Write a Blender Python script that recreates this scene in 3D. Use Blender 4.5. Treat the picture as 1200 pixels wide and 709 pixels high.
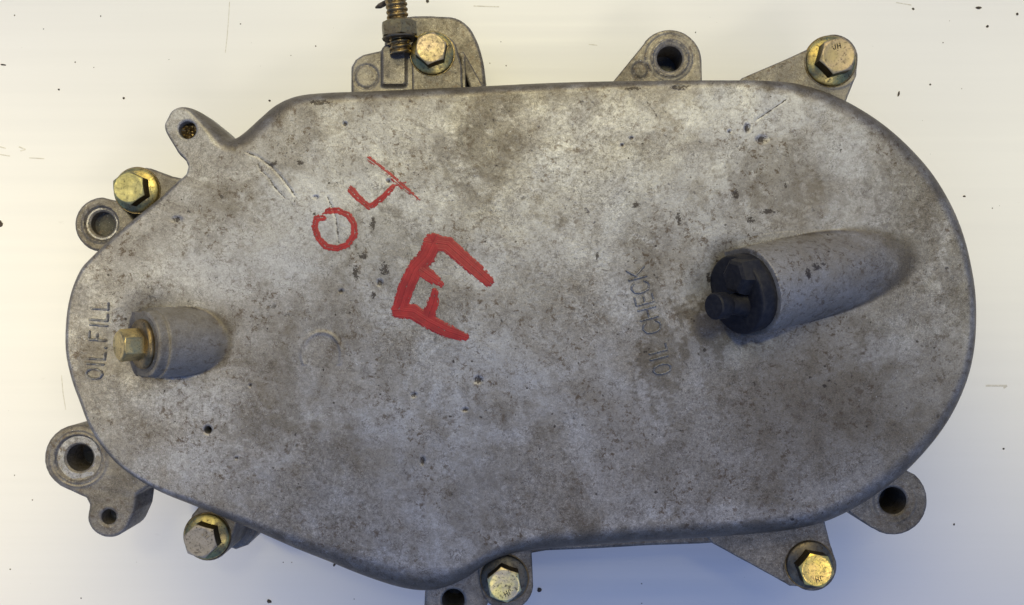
import bpy, math, random
import numpy as np
from mathutils import Vector, Matrix

for o in list(bpy.data.objects): bpy.data.objects.remove(o)
S = bpy.context.scene
COL = S.collection
# ------------------------------------------------------------------ camera, world, lights
ZC = 360.0            # camera height above the board, mm
cam_d = bpy.data.cameras.new('camera'); cam = bpy.data.objects.new('camera', cam_d); COL.objects.link(cam)
cam.location = (0, 0, ZC*.001); cam.rotation_euler = (0, 0, 0)
cam_d.sensor_width = 36; cam_d.lens = 36*315/420.0
cam_d.clip_start = .01; cam_d.clip_end = 50
S.camera = cam
S.render.resolution_x = 1024; S.render.resolution_y = 605

W = bpy.data.worlds.new('World'); S.world = W; W.use_nodes = True
bg = W.node_tree.nodes['Background']; bg.inputs[0].default_value = (.17, .37, 1.0, 1); bg.inputs[1].default_value = .54

def area(name, loc, target, sx, sy, power, color):
    l = bpy.data.lights.new(name, 'AREA'); l.shape = 'RECTANGLE'; l.size = sx; l.size_y = sy
    l.energy = power; l.color = color
    o = bpy.data.objects.new(name, l); COL.objects.link(o); o.location = loc
    o.rotation_euler = (Vector(target)-Vector(loc)).to_track_quat('-Z', 'Y').to_euler()
    return o
def spot(name, loc, target, pool, power, color, soft=.10):
    """a lamp whose soft-edged cone lights a pool of the given radius round the target"""
    l = bpy.data.lights.new(name, 'SPOT'); l.energy = power; l.color = color; l.shadow_soft_size = soft; l.spot_blend = 1.0
    d = (Vector(loc)-Vector(target)).length; l.spot_size = 2*math.atan(pool/d)
    o = bpy.data.objects.new(name, l); COL.objects.link(o); o.location = loc
    o.rotation_euler = (Vector(target)-Vector(loc)).to_track_quat('-Z', 'Y').to_euler()
    return o
area('window_light', (-.02, .60, .70), (0, .12, 0), 1.0, .35, 4.0, (1.0, .80, .30))
spot('added_top_spot', (.05, .45, 1.1), (-.04, .25, 0), .39, 29, (1, .92, .52))  # added spot; its pool ends early so the lower middle stays shadowed
spot('added_left_spot', (-.62, .12, 1.0), (-.365, -.08, 0), .31, 45, (1.0, .86, .46))  # added spot: second pool, brightens the lower left beside the dim area
spot('added_right_spot', (.60, .15, 1.0), (.37, .03, 0), .25, 30, (1.0, .89, .42))  # added spot: third pool, brightens only the right side
area('glint_strip_lamp', (.26, -.50, 1.02), (.05, 0, .05), .42, .14, 1.6, (1.0, .90, .70))  # unseen strip lamp, placed so its glints land on bolts and flanges

S.view_settings.view_transform = 'Standard'; S.view_settings.look = 'None'
S.view_settings.exposure = 0; S.view_settings.gamma = 1
S.render.engine = 'CYCLES'

# ------------------------------------------------------------------ pixel <-> place
def K(z): return .35*(ZC-z)/315.0
def PX(px, py, z): k = K(z); return ((px-600)*k, -(py-354.5)*k)
def PXA(pts, z): return np.array([PX(a[0], a[1], z) for a in pts], float)

# ------------------------------------------------------------------ materials
def mat(name):
    m = bpy.data.materials.new(name); m.use_nodes = True
    return m, m.node_tree.nodes, m.node_tree.links, m.node_tree.nodes['Principled BSDF']
class NT:
    def __init__(s, m): s.n = m.node_tree.nodes; s.l = m.node_tree.links; s.b = s.n['Principled BSDF']; s.co = None
    def coord(s, rnd=False, scale=None):
        t = s.n.new('ShaderNodeTexCoord'); v = t.outputs['Object']
        if rnd:
            oi = s.n.new('ShaderNodeObjectInfo'); a = s.n.new('ShaderNodeVectorMath'); a.operation = 'ADD'
            s.l.new(v, a.inputs[0]); s.l.new(oi.outputs['Random'], a.inputs[1]); v = a.outputs[0]
        if scale:
            mp = s.n.new('ShaderNodeMapping'); mp.inputs['Scale'].default_value = scale; s.l.new(v, mp.inputs[0]); v = mp.outputs[0]
        return v
    def noise(s, co, scale, detail=4, rough=.55, dist=0):
        t = s.n.new('ShaderNodeTexNoise'); t.inputs['Scale'].default_value = scale; t.inputs['Detail'].default_value = detail
        t.inputs['Roughness'].default_value = rough; t.inputs['Distortion'].default_value = dist
        s.l.new(co, t.inputs['Vector']); return t.outputs['Fac']
    def map(s, v, a, b, c=0, d=1):
        t = s.n.new('ShaderNodeMapRange'); t.inputs[1].default_value = a; t.inputs[2].default_value = b
        t.inputs[3].default_value = c; t.inputs[4].default_value = d; s.l.new(v, t.inputs[0]); return t.outputs[0]
    def math(s, op, a, b=None, c=None):
        t = s.n.new('ShaderNodeMath'); t.operation = op
        for i, q in enumerate((a, b, c)):
            if q is None: continue
            if isinstance(q, (int, float)): t.inputs[i].default_value = q
            else: s.l.new(q, t.inputs[i])
        return t.outputs[0]
    def mix(s, f, a, b, mode='MIX'):
        t = s.n.new('ShaderNodeMix'); t.data_type = 'RGBA'; t.blend_type = mode; t.clamp_factor = True
        for i, q in ((0, f), (6, a), (7, b)):
            if isinstance(q, (int, float)): t.inputs[i].default_value = q
            elif isinstance(q, tuple): t.inputs[i].default_value = q+(1,)
            else: s.l.new(q, t.inputs[i])
        return t.outputs[2]
    def attr(s, name):
        t = s.n.new('ShaderNodeAttribute'); t.attribute_name = name; return t.outputs['Fac']
    def set(s, k, v):
        if isinstance(v, (int, float)): s.b.inputs[k].default_value = v
        elif isinstance(v, tuple): s.b.inputs[k].default_value = v+(1,)
        else: s.l.new(v, s.b.inputs[k])
    def bump(s, h, strength, dist, prev=None):
        t = s.n.new('ShaderNodeBump'); t.inputs['Strength'].default_value = strength; t.inputs['Distance'].default_value = dist
        s.l.new(h, t.inputs['Height'])
        if prev: s.l.new(prev, t.inputs['Normal'])
        s.l.new(t.outputs[0], s.b.inputs['Normal']); return t.outputs[0]

def make_cast(name, light, dark, speck=.5, grime_shade=(.085, .07, .05), metallic=.55, rough=.5, seed=0, attrs=False):
    m = bpy.data.materials.new(name); m.use_nodes = True; s = NT(m)
    co = s.coord()
    n1 = s.noise(co, 16, 6, .62, .3); n2 = s.noise(co, 75, 8, .68, .4); n3 = s.noise(co, 620, 8, .8); n4 = s.noise(co, 300, 4, .62, .8)
    n5 = s.noise(co, 1500, 2, .6); n6 = s.noise(co, 2600, 2, .7)
    blot = s.math('ADD', s.math('MULTIPLY', n1, .75), s.math('MULTIPLY', n2, .55))
    f = s.map(blot, .50, .80, 0, .88)
    if attrs:
        g = s.attr('grime_shade'); p = s.attr('pale'); bk = s.attr('black')
        f = s.math('ADD', f, s.math('MULTIPLY', g, s.map(n3, .25, .75, .15, .8)))
        f = s.math('SUBTRACT', f, s.math('MULTIPLY', p, .45))
        f = s.math('MINIMUM', s.math('MAXIMUM', f, 0), 1)
    c = s.mix(f, light, dark)
    rgh = s.map(s.noise(co, 11, 5, .65), .42, .56, .30, 1.0)      # smooth skin here, pitted skin there
    c = s.mix(rgh, c, s.mix(1.0, c, s.mix(s.map(n3, .30, .70), (.42, .415, .41), (1.5, 1.5, 1.5)), 'MULTIPLY'))
    c = s.mix(s.map(n5, .35, .7, 0, .5), c, s.mix(1.0, c, (.45, .44, .42), 'MULTIPLY'))
    c = s.mix(s.math('MULTIPLY', rgh, .8), c, s.mix(1.0, c, s.mix(s.map(n6, .32, .68), (.62, .62, .62), (1.36, 1.36, 1.36)), 'MULTIPLY'))
    # worm-like corrosion freckles
    fr = s.math('ABSOLUTE', s.math('SUBTRACT', n4, .5))
    fr = s.map(fr, .0, .030, 1, 0)
    fr = s.math('MULTIPLY', fr, s.map(s.noise(co, 110, 6, .75), .44, .60))
    c = s.mix(s.math('MULTIPLY', fr, speck), c, (.075, .058, .042))
    pits = s.map(s.noise(co, 900, 2, .5, .2), .68, .75)
    pit2 = s.math('MULTIPLY', s.map(s.noise(co, 330, 3, .6), .66, .72), s.map(n2, .45, .6))
    dk = s.math('MAXIMUM', s.math('MULTIPLY', pits, .55), s.math('MULTIPLY', pit2, .8))
    c = s.mix(dk, c, (.04, .032, .025))
    wh = s.map(s.noise(co, 1500, 2, .6, .6), .66, .76)
    c = s.mix(s.math('MULTIPLY', wh, .65), c, (.66, .66, .66))
    # crisp-edged stains, rusty freckles
    st = s.map(s.noise(co, 24, 12, .68, .6), .52, .545)
    c = s.mix(s.math('MULTIPLY', st, .42), c, s.mix(1.0, c, (.70, .66, .58), 'MULTIPLY'))
    st = s.map(s.noise(co, 61, 12, .72, .4), .55, .575)
    c = s.mix(s.math('MULTIPLY', st, .38), c, s.mix(1.0, c, (.64, .62, .60), 'MULTIPLY'))
    rust = s.math('MULTIPLY', s.map(s.noise(co, 420, 7, .75, .3), .545, .60), s.map(s.noise(co, 36, 5, .7), .42, .58, .15, .95))
    c = s.mix(rust, c, (.115, .085, .058))
    if attrs:
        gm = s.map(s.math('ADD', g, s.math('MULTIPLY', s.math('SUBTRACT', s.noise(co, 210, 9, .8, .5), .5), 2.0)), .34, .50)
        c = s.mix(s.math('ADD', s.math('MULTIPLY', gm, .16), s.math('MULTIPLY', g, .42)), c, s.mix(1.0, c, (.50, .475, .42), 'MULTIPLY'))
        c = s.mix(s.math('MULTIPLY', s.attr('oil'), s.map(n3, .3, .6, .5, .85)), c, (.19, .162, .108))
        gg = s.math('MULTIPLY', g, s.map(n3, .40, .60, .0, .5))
        c = s.mix(gg, c, grime_shade)
        pp = s.math('MULTIPLY', p, s.map(n3, .40, .62, .0, .6))
        c = s.mix(pp, c, (.50, .50, .505))
        nb = s.noise(co, 900, 4, .7, .8)
        bb = s.map(s.math('ADD', bk, s.math('MULTIPLY', s.math('SUBTRACT', nb, .5), 2.4)), .45, .62)
        bb = s.math('MULTIPLY', bb, s.map(bk, .02, .2))
        c = s.mix(s.math('MULTIPLY', bb, .88), c, (.035, .026, .02))
    s.set('Base Color', c); s.set('Metallic', s.math('MULTIPLY', s.math('SUBTRACT', 1.0, s.attr('oil')), metallic) if attrs else metallic)
    r = s.map(n2, .3, .7, rough-.08, rough+.12); s.set('Roughness', r)
    b = s.bump(n2, .35, .0006); b = s.bump(n3, .45, .00025, b); s.bump(s.math('SUBTRACT', 1.0, dk), .6, .0002, b)
    return m
M = {}
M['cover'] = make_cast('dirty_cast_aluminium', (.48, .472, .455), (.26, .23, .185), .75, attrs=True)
M['lug'] = make_cast('stained_lug_aluminium', (.30, .275, .235), (.13, .112, .085), .8)
M['boss'] = make_cast('oily_boss_aluminium', (.26, .24, .20), (.14, .125, .095), .5, rough=.42)
M['body'] = make_cast('housing_aluminium', (.28, .27, .25), (.14, .13, .11), .6)
M['bright'] = make_cast('machined_aluminium', (.42, .42, .43), (.28, .27, .26), .5, rough=.42, metallic=.75)
M['grime_shade'] = make_cast('dark_bore_grime', (.07, .068, .055), (.025, .024, .018), .4, metallic=.3, rough=.5)

def make_zinc(name, a, b, rough=.34, metallic=.95, dirt=.5, dirtc=(.07, .055, .035)):
    m = bpy.data.materials.new(name); m.use_nodes = True; s = NT(m); co = s.coord(rnd=True)
    n1 = s.noise(co, 160, 6, .6, .5); n2 = s.noise(co, 700, 5, .65, .6); n3 = s.noise(co, 1400, 3, .6)
    c = s.mix(s.map(n1, .36, .64), a, b)
    c = s.mix(s.math('MULTIPLY', s.map(n2, .54, .66), dirt), c, dirtc)
    c = s.mix(s.math('MULTIPLY', s.map(n3, .62, .68), min(1, dirt*1.5)), c, dirtc)
    s.set('Base Color', c); s.set('Metallic', metallic)
    s.set('Roughness', s.map(n2, .3, .7, rough-.06, rough+.22))
    b = s.bump(n2, .35, .0002); s.bump(n3, .25, .0001, b)
    return m
M['z_tan'] = make_zinc('tan_zinc_plate', (.46, .36, .235), (.38, .31, .17), .46, .75)
M['z_olive'] = make_zinc('olive_zinc_plate', (.40, .37, .18), (.33, .30, .13), .42, .85, .3)
M['z_grey'] = make_zinc('dulled_grey_zinc_plate', (.42, .37, .30), (.33, .29, .22), .55, .5, .7)
M['z_gold'] = make_zinc('glint_gold_zinc_plate', (1.0, .75, .16), (.98, .66, .20), .32, .95, .55)  # gold plate, with a mirrored light's glint put into its brighter colour
M['z_mottle'] = make_zinc('mottled_gold_zinc_plate', (.90, .78, .30), (.55, .46, .34), .38, .85, .7)
M['z_flange'] = make_zinc('yellow_flange_zinc', (.60, .49, .17), (.24, .19, .09), .30, .95, .7)
M['z_brass'] = make_zinc('worn_brass_plug', (.70, .54, .22), (.46, .34, .14), .32, .95, .45)
M['z_dark'] = make_zinc('blackened_zinc', (.24, .20, .13), (.12, .10, .07), .4, .85, .6)
M['z_side'] = make_zinc('grimy_shaded_hex_flank', (.16, .12, .06), (.07, .055, .035), .34, .9, .6)  # oily film, plus dim reflections and shade put into the colour
M['z_thread'] = make_zinc('brassy_thread_zinc', (.36, .26, .12), (.15, .11, .055), .36, .95, .7)
M['z_nut'] = make_zinc('grey_green_nut_zinc', (.34, .29, .15), (.18, .14, .08), .40, .75, .7)

m = bpy.data.materials.new('black_rubber'); m.use_nodes = True; s = NT(m); co = s.coord()
n = s.noise(co, 500, 4); s.set('Base Color', s.mix(s.map(n, .4, .7), (.010, .010, .013), (.024, .023, .024)))
s.set('Roughness', .55); s.b.inputs['Specular IOR Level'].default_value = .3; s.bump(n, .4, .0002); M['rubber'] = m

def make_paint(name, dry):
    m = bpy.data.materials.new(name); m.use_nodes = True; s = NT(m)
    co = s.coord(); n2 = s.noise(co, 260, 4, .6)
    co2 = s.coord(); n3 = s.noise(co2, 900, 3, .6)
    c = s.mix(s.map(n2, .35, .65), (.42, .030, .026), (.29, .020, .019)); s.set('Roughness', .38); s.set('Metallic', 0)
    # bristle lines that run along the stroke: 'u' is the distance across the brush
    st = s.n.new('ShaderNodeTexNoise'); st.noise_dimensions = '1D'; st.inputs['Scale'].default_value = 1.0; st.inputs['Detail'].default_value = 3
    s.l.new(s.math('MULTIPLY', s.attr('across'), 1.7), st.inputs['W'])
    sf = st.outputs['Fac']
    c = s.mix(s.map(sf, .38, .62), s.mix(1.0, c, (.80, .75, .75), 'MULTIPLY'), s.mix(.02, c, (.75, .35, .30)))
    s.set('Base Color', c); s.b.inputs['Specular IOR Level'].default_value = .3
    s.bump(sf, .35, .0004)
    fac = s.math('ADD', s.math('MULTIPLY', sf, .6), s.math('MULTIPLY', n3, .5))
    fac = s.math('ADD', fac, s.math('MULTIPLY', s.math('SUBTRACT', s.attr('inner'), 1.0), .20))
    a = s.map(fac, dry, dry+.07)
    s.set('Alpha', a)
    return m
M['paint'] = make_paint('thick_red_paint', .36)
M['paint_mid'] = make_paint('brushed_red_paint', .40)
M['paint_dry'] = make_paint('dry_brushed_red_paint', .475)

m = bpy.data.materials.new('white_plastic_board'); m.use_nodes = True; s = NT(m)
co = s.coord(scale=(3, 160, 1)); co1 = s.coord()
n = s.noise(co, 1.0, 5, .6); n2 = s.noise(co1, 5, 5, .5); n3 = s.noise(s.coord(scale=(25, 900, 1)), 1, 3)
c = s.mix(s.map(n, .3, .7), (.765, .76, .745), (.745, .74, .725))
c = s.mix(s.map(n2, .45, .75, 0, .35), c, (.72, .70, .66))
sm = s.map(s.noise(s.coord(scale=(40, 160, 1)), 1, 4, .6, .5), .70, .80, 0, .30)
c = s.mix(sm, c, (.42, .40, .36))
s.set('Base Color', c); s.set('Roughness', s.map(n, .3, .7, .42, .55)); s.b.inputs['Specular IOR Level'].default_value = .35
b = s.bump(n, .15, .0004); s.bump(n3, .08, .0001, b); M['board'] = m
m = bpy.data.materials.new('dark_crumb_dirt'); m.use_nodes = True; s = NT(m)
s.set('Base Color', s.mix(s.map(s.noise(s.coord(), 900, 3), .4, .6), (.03, .024, .02), (.10, .075, .05))); s.set('Roughness', .8); M['crumb'] = m
m = bpy.data.materials.new('board_scuff'); m.use_nodes = True; s = NT(m)
s.set('Base Color', s.mix(s.map(s.noise(s.coord(), 700, 3), .4, .6), (.52, .49, .43), (.66, .64, .58))); s.set('Roughness', .6); M['scuff'] = m

# ------------------------------------------------------------------ mesh helpers
def link_mesh(name, V, F, material, parent=None, smooth=True, angle=35, attrs=None, loc=None):
    me = bpy.data.meshes.new(name)
    V = np.asarray(V, np.float32)*.001
    if isinstance(F, np.ndarray):
        nf, k = F.shape
        me.vertices.add(len(V)); me.vertices.foreach_set('co', V.ravel())
        me.loops.add(nf*k); me.loops.foreach_set('vertex_index', F.astype(np.int32).ravel())
        me.polygons.add(nf); me.polygons.foreach_set('loop_start', np.arange(0, nf*k, k, dtype=np.int32))
        me.update(calc_edges=True); me.validate()
    else:
        me.from_pydata([tuple(map(float, v)) for v in V], [], F); me.update()
    if smooth:
        me.polygons.foreach_set('use_smooth', np.ones(len(me.polygons), bool))
        me.set_sharp_from_angle(angle=math.radians(angle))
    if attrs:
        for k_, a in attrs.items():
            at = me.attributes.new(k_, 'FLOAT', 'POINT'); at.data.foreach_set('value', np.asarray(a, np.float32))
    me.materials.append(material)
    o = bpy.data.objects.new(name, me); COL.objects.link(o)
    if loc is not None: o.location = tuple(c*.001 for c in loc)
    if parent: o.parent = parent
    return o

def catmull(pts, n=6):
    P = np.array(pts, float); N = len(P); out = []
    for i in range(N):
        p0, p1, p2, p3 = P[i-1], P[i], P[(i+1) % N], P[(i+2) % N]
        for j in range(n):
            t = j/n
            out.append(.5*((2*p1)+(-p0+p2)*t+(2*p0-5*p1+4*p2-p3)*t*t+(-p0+3*p1-3*p2+p3)*t**3))
    return np.array(out)

def poly_sdf(x, y, P, extra=None):
    """signed distance (negative inside) to closed polygon P and, if given, extra[] interpolated at the nearest point"""
    x = x.astype(np.float32); y = y.astype(np.float32)
    best = np.full(x.shape, 1e9, np.float32); ins = np.zeros(x.shape, bool); ex = np.zeros(x.shape, np.float32)
    N = len(P)
    for i in range(N):
        ax, ay = P[i][:2]; bx, by = P[(i+1) % N][:2]
        ex_, ey_ = bx-ax, by-ay; L = ex_*ex_+ey_*ey_
        if L < 1e-12: continue
        wx = x-ax; wy = y-ay
        t = np.clip((wx*ex_+wy*ey_)/L, 0, 1)
        d = (wx-ex_*t)**2+(wy-ey_*t)**2
        if extra is not None:
            mk = d < best; ex[mk] = (extra[i]+(extra[(i+1) % N]-extra[i])*t)[mk]
        best = np.minimum(best, d)
        if ay != by:
            c = ((ay > y) != (by > y)) & (x < (bx-ax)*(y-ay)/(by-ay)+ax)
            ins ^= c
    d = np.sqrt(best); d = np.where(ins, -d, d)
    return (d, ex) if extra is not None else d

def seg_d(x, y, a, b, w0, w1=None):
    if w1 is None: w1 = w0
    ex, ey = b[0]-a[0], b[1]-a[1]; L = ex*ex+ey*ey+1e-9
    t = np.clip(((x-a[0])*ex+(y-a[1])*ey)/L, 0, 1)
    return np.hypot(x-a[0]-ex*t, y-a[1]-ey*t)-(w0+(w1-w0)*t)
def line_d(x, y, pts, w):
    d = np.full(x.shape, 1e9)
    for i in range(len(pts)-1):
        wa = w[i] if isinstance(w, (list, tuple)) else w; wb = w[i+1] if isinstance(w, (list, tuple)) else w
        d = np.minimum(d, seg_d(x, y, pts[i], pts[i+1], wa, wb))
    return d
def smin(a, b, k):
    h = np.clip(.5+.5*(b-a)/k, 0, 1); return b*(1-h)+a*h-k*h*(1-h)
def smax(a, b, k): return -smin(-a, -b, k)
_r = np.random.RandomState(4)
_W = [(_r.uniform(0, 2*math.pi), _r.uniform(.6, 1.6), _r.uniform(0, 6.28)) for _ in range(14)]
def wob(x, y, wl):
    """smooth wavy noise about -1..1 with wavelength wl (mm)"""
    o = np.zeros(np.shape(x))
    for a, f, p in _W: o = o+np.sin((x*math.cos(a)+y*math.sin(a))*6.283*f/wl+p)
    return o/4.5

def hf(name, bbox, step, sdf, height, zbot, material, parent, attrs=None, floors=(), angle=38, ring=None):
    """solid whose top is height(x,y,d) over the region sdf<0, with walls down to zbot"""
    x0, y0, x1, y1 = bbox
    xs = np.arange(x0-step, x1+step*1.01, step); ys = np.arange(y0-step, y1+step*1.01, step)
    X, Y = np.meshgrid(xs, ys); D = sdf(X, Y); ins = D < 0
    keep = ins[:-1, :-1] | ins[1:, :-1] | ins[:-1, 1:] | ins[1:, 1:]
    used = np.zeros(X.shape, bool)
    used[:-1, :-1] |= keep; used[1:, :-1] |= keep; used[:-1, 1:] |= keep; used[1:, 1:] |= keep
    idx = np.full(X.shape, -1, np.int64); idx[used] = np.arange(used.sum())
    vx = X[used].astype(float); vy = Y[used].astype(float); d = D[used].astype(float)
    out = d > 0
    for _ in range(3):
        ox, oy = vx[out], vy[out]; e = step*.05
        dd = sdf(ox, oy); gx = (sdf(ox+e, oy)-dd)/e; gy = (sdf(ox, oy+e)-dd)/e
        g = np.maximum(np.hypot(gx, gy), .3)
        dd = np.clip(dd, -step*1.5, step*1.5)
        vx[out] = ox-gx/g**2*dd; vy[out] = oy-gy/g**2*dd
    d[out] = 0
    vz = height(vx, vy, d)
    V = np.stack([vx, vy, vz], 1)
    a = idx[:-1, :-1][keep]; b = idx[:-1, 1:][keep]; c = idx[1:, 1:][keep]; e_ = idx[1:, :-1][keep]
    F = [np.stack([a, b, c, e_], 1)]
    kp = np.pad(keep, 1)
    down = keep & ~kp[:-2, 1:-1]; up = keep & ~kp[2:, 1:-1]; left = keep & ~kp[1:-1, :-2]; right = keep & ~kp[1:-1, 2:]
    E = [np.stack([idx[:-1, :-1][down], idx[:-1, 1:][down]], 1), np.stack([idx[1:, 1:][up], idx[1:, :-1][up]], 1),
         np.stack([idx[1:, :-1][left], idx[:-1, :-1][left]], 1), np.stack([idx[:-1, 1:][right], idx[1:, 1:][right]], 1)]
    E = np.concatenate(E)
    if zbot is not None and len(E):
        bi = np.unique(E); mp = np.full(len(V), -1, np.int64); mp[bi] = len(V)+np.arange(len(bi))
        Vb = V[bi].copy(); Vb[:, 2] = zbot
        V = np.concatenate([V, Vb])
        F.append(np.stack([E[:, 1], E[:, 0], mp[E[:, 0]], mp[E[:, 1]]], 1))
    for (fx, fy, fr, fz) in floors:
        n0 = len(V); t = np.arange(24)*2*math.pi/24
        V = np.concatenate([V, np.stack([fx+fr*np.cos(t), fy+fr*np.sin(t), np.full(24, fz)], 1), [[fx, fy, fz]]])
        i = np.arange(0, 24, 2)
        F.append(np.stack([n0+i, n0+(i+1) % 24, n0+(i+2) % 24, np.full(12, n0+24)], 1))
    at = None
    if attrs:
        at = {k: np.concatenate([f(vx, vy), np.zeros(len(V)-len(vx))]) for k, f in attrs.items()}
    return link_mesh(name, V, np.concatenate(F), material, parent, attrs=at, angle=angle)

def empty(name, loc=(0, 0, 0), parent=None):
    o = bpy.data.objects.new(name, None); COL.objects.link(o); o.location = tuple(c*.001 for c in loc); o.empty_display_size = .02
    if parent: o.parent = parent
    return o

# ------------------------------------------------------------------ the board
def board():
    V = [(-900, -700, 0), (900, -700, 0), (900, 700, 0), (-900, 700, 0)]
    V += [(x, y, -12) for x, y, _ in V]
    F = [(0, 1, 2, 3), (7, 6, 5, 4), (0, 4, 5, 1), (1, 5, 6, 2), (2, 6, 7, 3), (3, 7, 4, 0)]
    o = link_mesh('table_surface', V, F, M['board'], smooth=False)
    o['kind'] = 'structure'; o['label'] = 'white plastic work board with faint horizontal brushed lines'
    return o
board()

# ------------------------------------------------------------------ the gear case
case = empty('gear_case', (0, 0, 4))
case['label'] = 'dirty cast aluminium gear case with bolted lugs and red painted marks on white board'
case['category'] = 'gear case'
def adopt(o):                                    # meshes are in world coordinates, the case empty sits at its base
    o.matrix_parent_inverse = case.matrix_world.inverted() if False else Matrix.Translation(case.location).inverted()
    return o

ZT = 63.0; ZE = 52.5
# cover outline, clockwise in the photograph: x, y, edge rounding (px)
OUT = [(274, 162, 14), (285, 156, 20), (305, 138, 22), (325, 122, 20), (350, 112, 17), (385, 108.5, 14), (430, 107, 14), (500, 104, 14), (570, 101, 13), (640, 97.5, 13),
       (720, 94, 13), (800, 91, 14), (850, 89, 15), (885, 90, 16), (915, 94, 18), (942, 100, 19), (968, 108, 20), (998, 122, 21), (1030, 142, 21), (1060, 167, 21),
       (1086, 195, 20), (1106, 224, 19), (1123, 258, 18), (1135, 295, 16), (1143, 337, 15), (1144.5, 380, 15), (1140, 420, 16), (1130, 455, 17), (1113, 490, 18),
       (1090, 522, 20), (1061, 553, 22), (1030, 577, 22), (1000, 596, 22), (967, 611, 22), (930, 620, 22), (880, 626, 22), (830, 630, 22), (760, 634, 22), (700, 638, 22),
       (645, 642, 22), (612, 646, 18), (585, 653, 16), (565, 664, 16), (548, 676, 20), (525, 687, 26), (498, 692, 28), (468, 688, 28), (430, 676, 26), (390, 660, 22), (340, 640, 18),
       (290, 618, 14), (240, 598, 12), (195, 580, 10), (165, 564, 9), (140, 546, 9), (120, 524, 9), (105, 500, 9), (95, 475, 9), (84, 445, 9), (77, 410, 9),
       (78, 370, 9), (85, 338, 9), (97, 313, 9), (112, 297, 9), (132, 278, 9), (160, 254, 9), (190, 229, 9), (212, 209, 7), (222, 200, 4), (214, 187, 4), (204, 171, 4),
       (197.5, 160, 4), (194.5, 149, 4), (197, 138, 4), (204, 130.5, 4), (214, 127, 4), (225, 127.5, 4), (236, 132, 5), (248, 141, 7), (261, 151.5, 10)]
op = np.array(OUT, float)
op[:, 2] *= 1.35
pts = np.concatenate([PXA(op, ZE), op[:, 2:3]*K(ZE)], 1)
CP = catmull(pts, 4)
# the rounded shoulder leans out of the outline as seen from above the middle: draw the foot of the wall in by that much
_t = np.roll(CP[:, :2], -1, 0)-np.roll(CP[:, :2], 1, 0); _t /= np.linalg.norm(_t, axis=1)[:, None]
_n = np.stack([-_t[:, 1], _t[:, 0]], 1)
_a = .5*np.sum(CP[:, 0]*np.roll(CP[:, 1], -1)-np.roll(CP[:, 0], -1)*CP[:, 1])
if _a > 0: _n = -_n
_bm = (ZT-ZE)*np.maximum((CP[:, :2]*_n).sum(1), 0)/(ZC-58)
_dl = np.sqrt(CP[:, 2]**2+_bm**2)-CP[:, 2]
for _ in range(4): _dl = .5*_dl+.25*(np.roll(_dl, 1)+np.roll(_dl, -1))
CP[:, :2] -= _n*_dl[:, None]
def grid_cache():
    # coarse field first: the exact field is only needed near the edge
    st = 3.0
    xs = np.arange(-230, 231, st); ys = np.arange(-150, 151, st)
    X, Y = np.meshgrid(xs, ys); return xs, ys, poly_sdf(X, Y, CP)
_cx, _cy, _cd = grid_cache()
def cover_dr(x, y):
    sh = np.shape(x); x = np.ravel(x); y = np.ravel(y)
    i = np.clip(((x-_cx[0])/3).astype(int), 0, len(_cx)-1); j = np.clip(((y-_cy[0])/3).astype(int), 0, len(_cy)-1)
    d = _cd[j, i].astype(float).copy(); r = np.full(len(d), 6.0)
    near = np.abs(d) < 16
    dn, rn = poly_sdf(x[near], y[near], CP, CP[:, 2])
    d[near] = dn; r[near] = rn
    return d.reshape(sh), r.reshape(sh)
h1 = PX(219, 152, ZT); H1R = 10.5*K(ZT)
h2 = PX(243, 504, ZT); H2R = 4.6*K(ZT)
def cover_sdf(x, y):
    d = cover_dr(x, y)[0]
    d = np.maximum(d, H1R-np.hypot(x-h1[0], y-h1[1]))
    return np.maximum(d, H2R-np.hypot(x-h2[0], y-h2[1]))

# oil check boss (right) and oil fill boss (left): tilted cylinders growing out of the cover
def axis(dx, dy, th):
    n = math.hypot(dx, dy); c = math.cos(math.radians(th)); return np.array([dx/n*c, -dy/n*c, math.sin(math.radians(th))])
AC = axis(-168, 38, 22); EC = np.array([*PX(878, 342, 70), 70.0]); RC = 16.8
AF = axis(-100, 4, 49); EF = np.array([*PX(170, 403, 73), 73.0]); RF = 13.4
def cyl_top(x, y, A, E, R, flare=0.0):
    # height of the upper surface of an endless cylinder: solve |(p-E) x A| = R for z
    px, py = x-E[0], y-E[1]
    hx, hy, az = A; h = math.hypot(hx, hy); ux, uy = hx/h, hy/h
    s_ = px*ux+py*uy; t = -px*uy+py*ux            # along / across
    q = R*R-t*t
    w = np.sqrt(np.maximum(q, 0))
    z = E[2]+(w+s_*az)/h                          # n = (-az*u, h)
    zz = np.where(q > 0, z, E[2]-40-(np.abs(t)-R)*6)
    return zz, s_, t
GOUGE = [([(288, 178), (303, 184), (318, 195), (330, 208), (340, 221), (346, 230)], [.3, .8, 1.1, 1.2, .9, .3], .45),
         ([(302, 192), (306, 200), (315, 208), (320, 217), (328, 226), (334, 232)], [.3, .7, .8, .7, .8, .3], .35),
         ([(384, 231), (389, 242), (394, 256), (397, 285)], [.7, .9, .5, .2], .35), ([(886, 141), (908, 126), (921, 117)], [.6, .5, .2], .3),
         ([(758, 120), (766, 130), (770, 137)], [.6, .7, .4], .25), ([(912, 302), (905, 268), (880, 262)], [.3, .3, .2], .0),
         ([(742, 480), (744, 492)], .5, .2), ([(600, 500), (598, 620)], .35, .06), ([(612, 450), (600, 505), (598, 540)], .35, .06), ([(640, 590), (662, 606)], .6, .2),
         ([(850, 286), (900, 272), (960, 268)], .5, .12), ([(1120, 254), (1135, 262)], .7, .35), ([(535, 395), (560, 415)], .4, .08), ([(390, 650), (480, 672)], .6, .1)]
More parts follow.
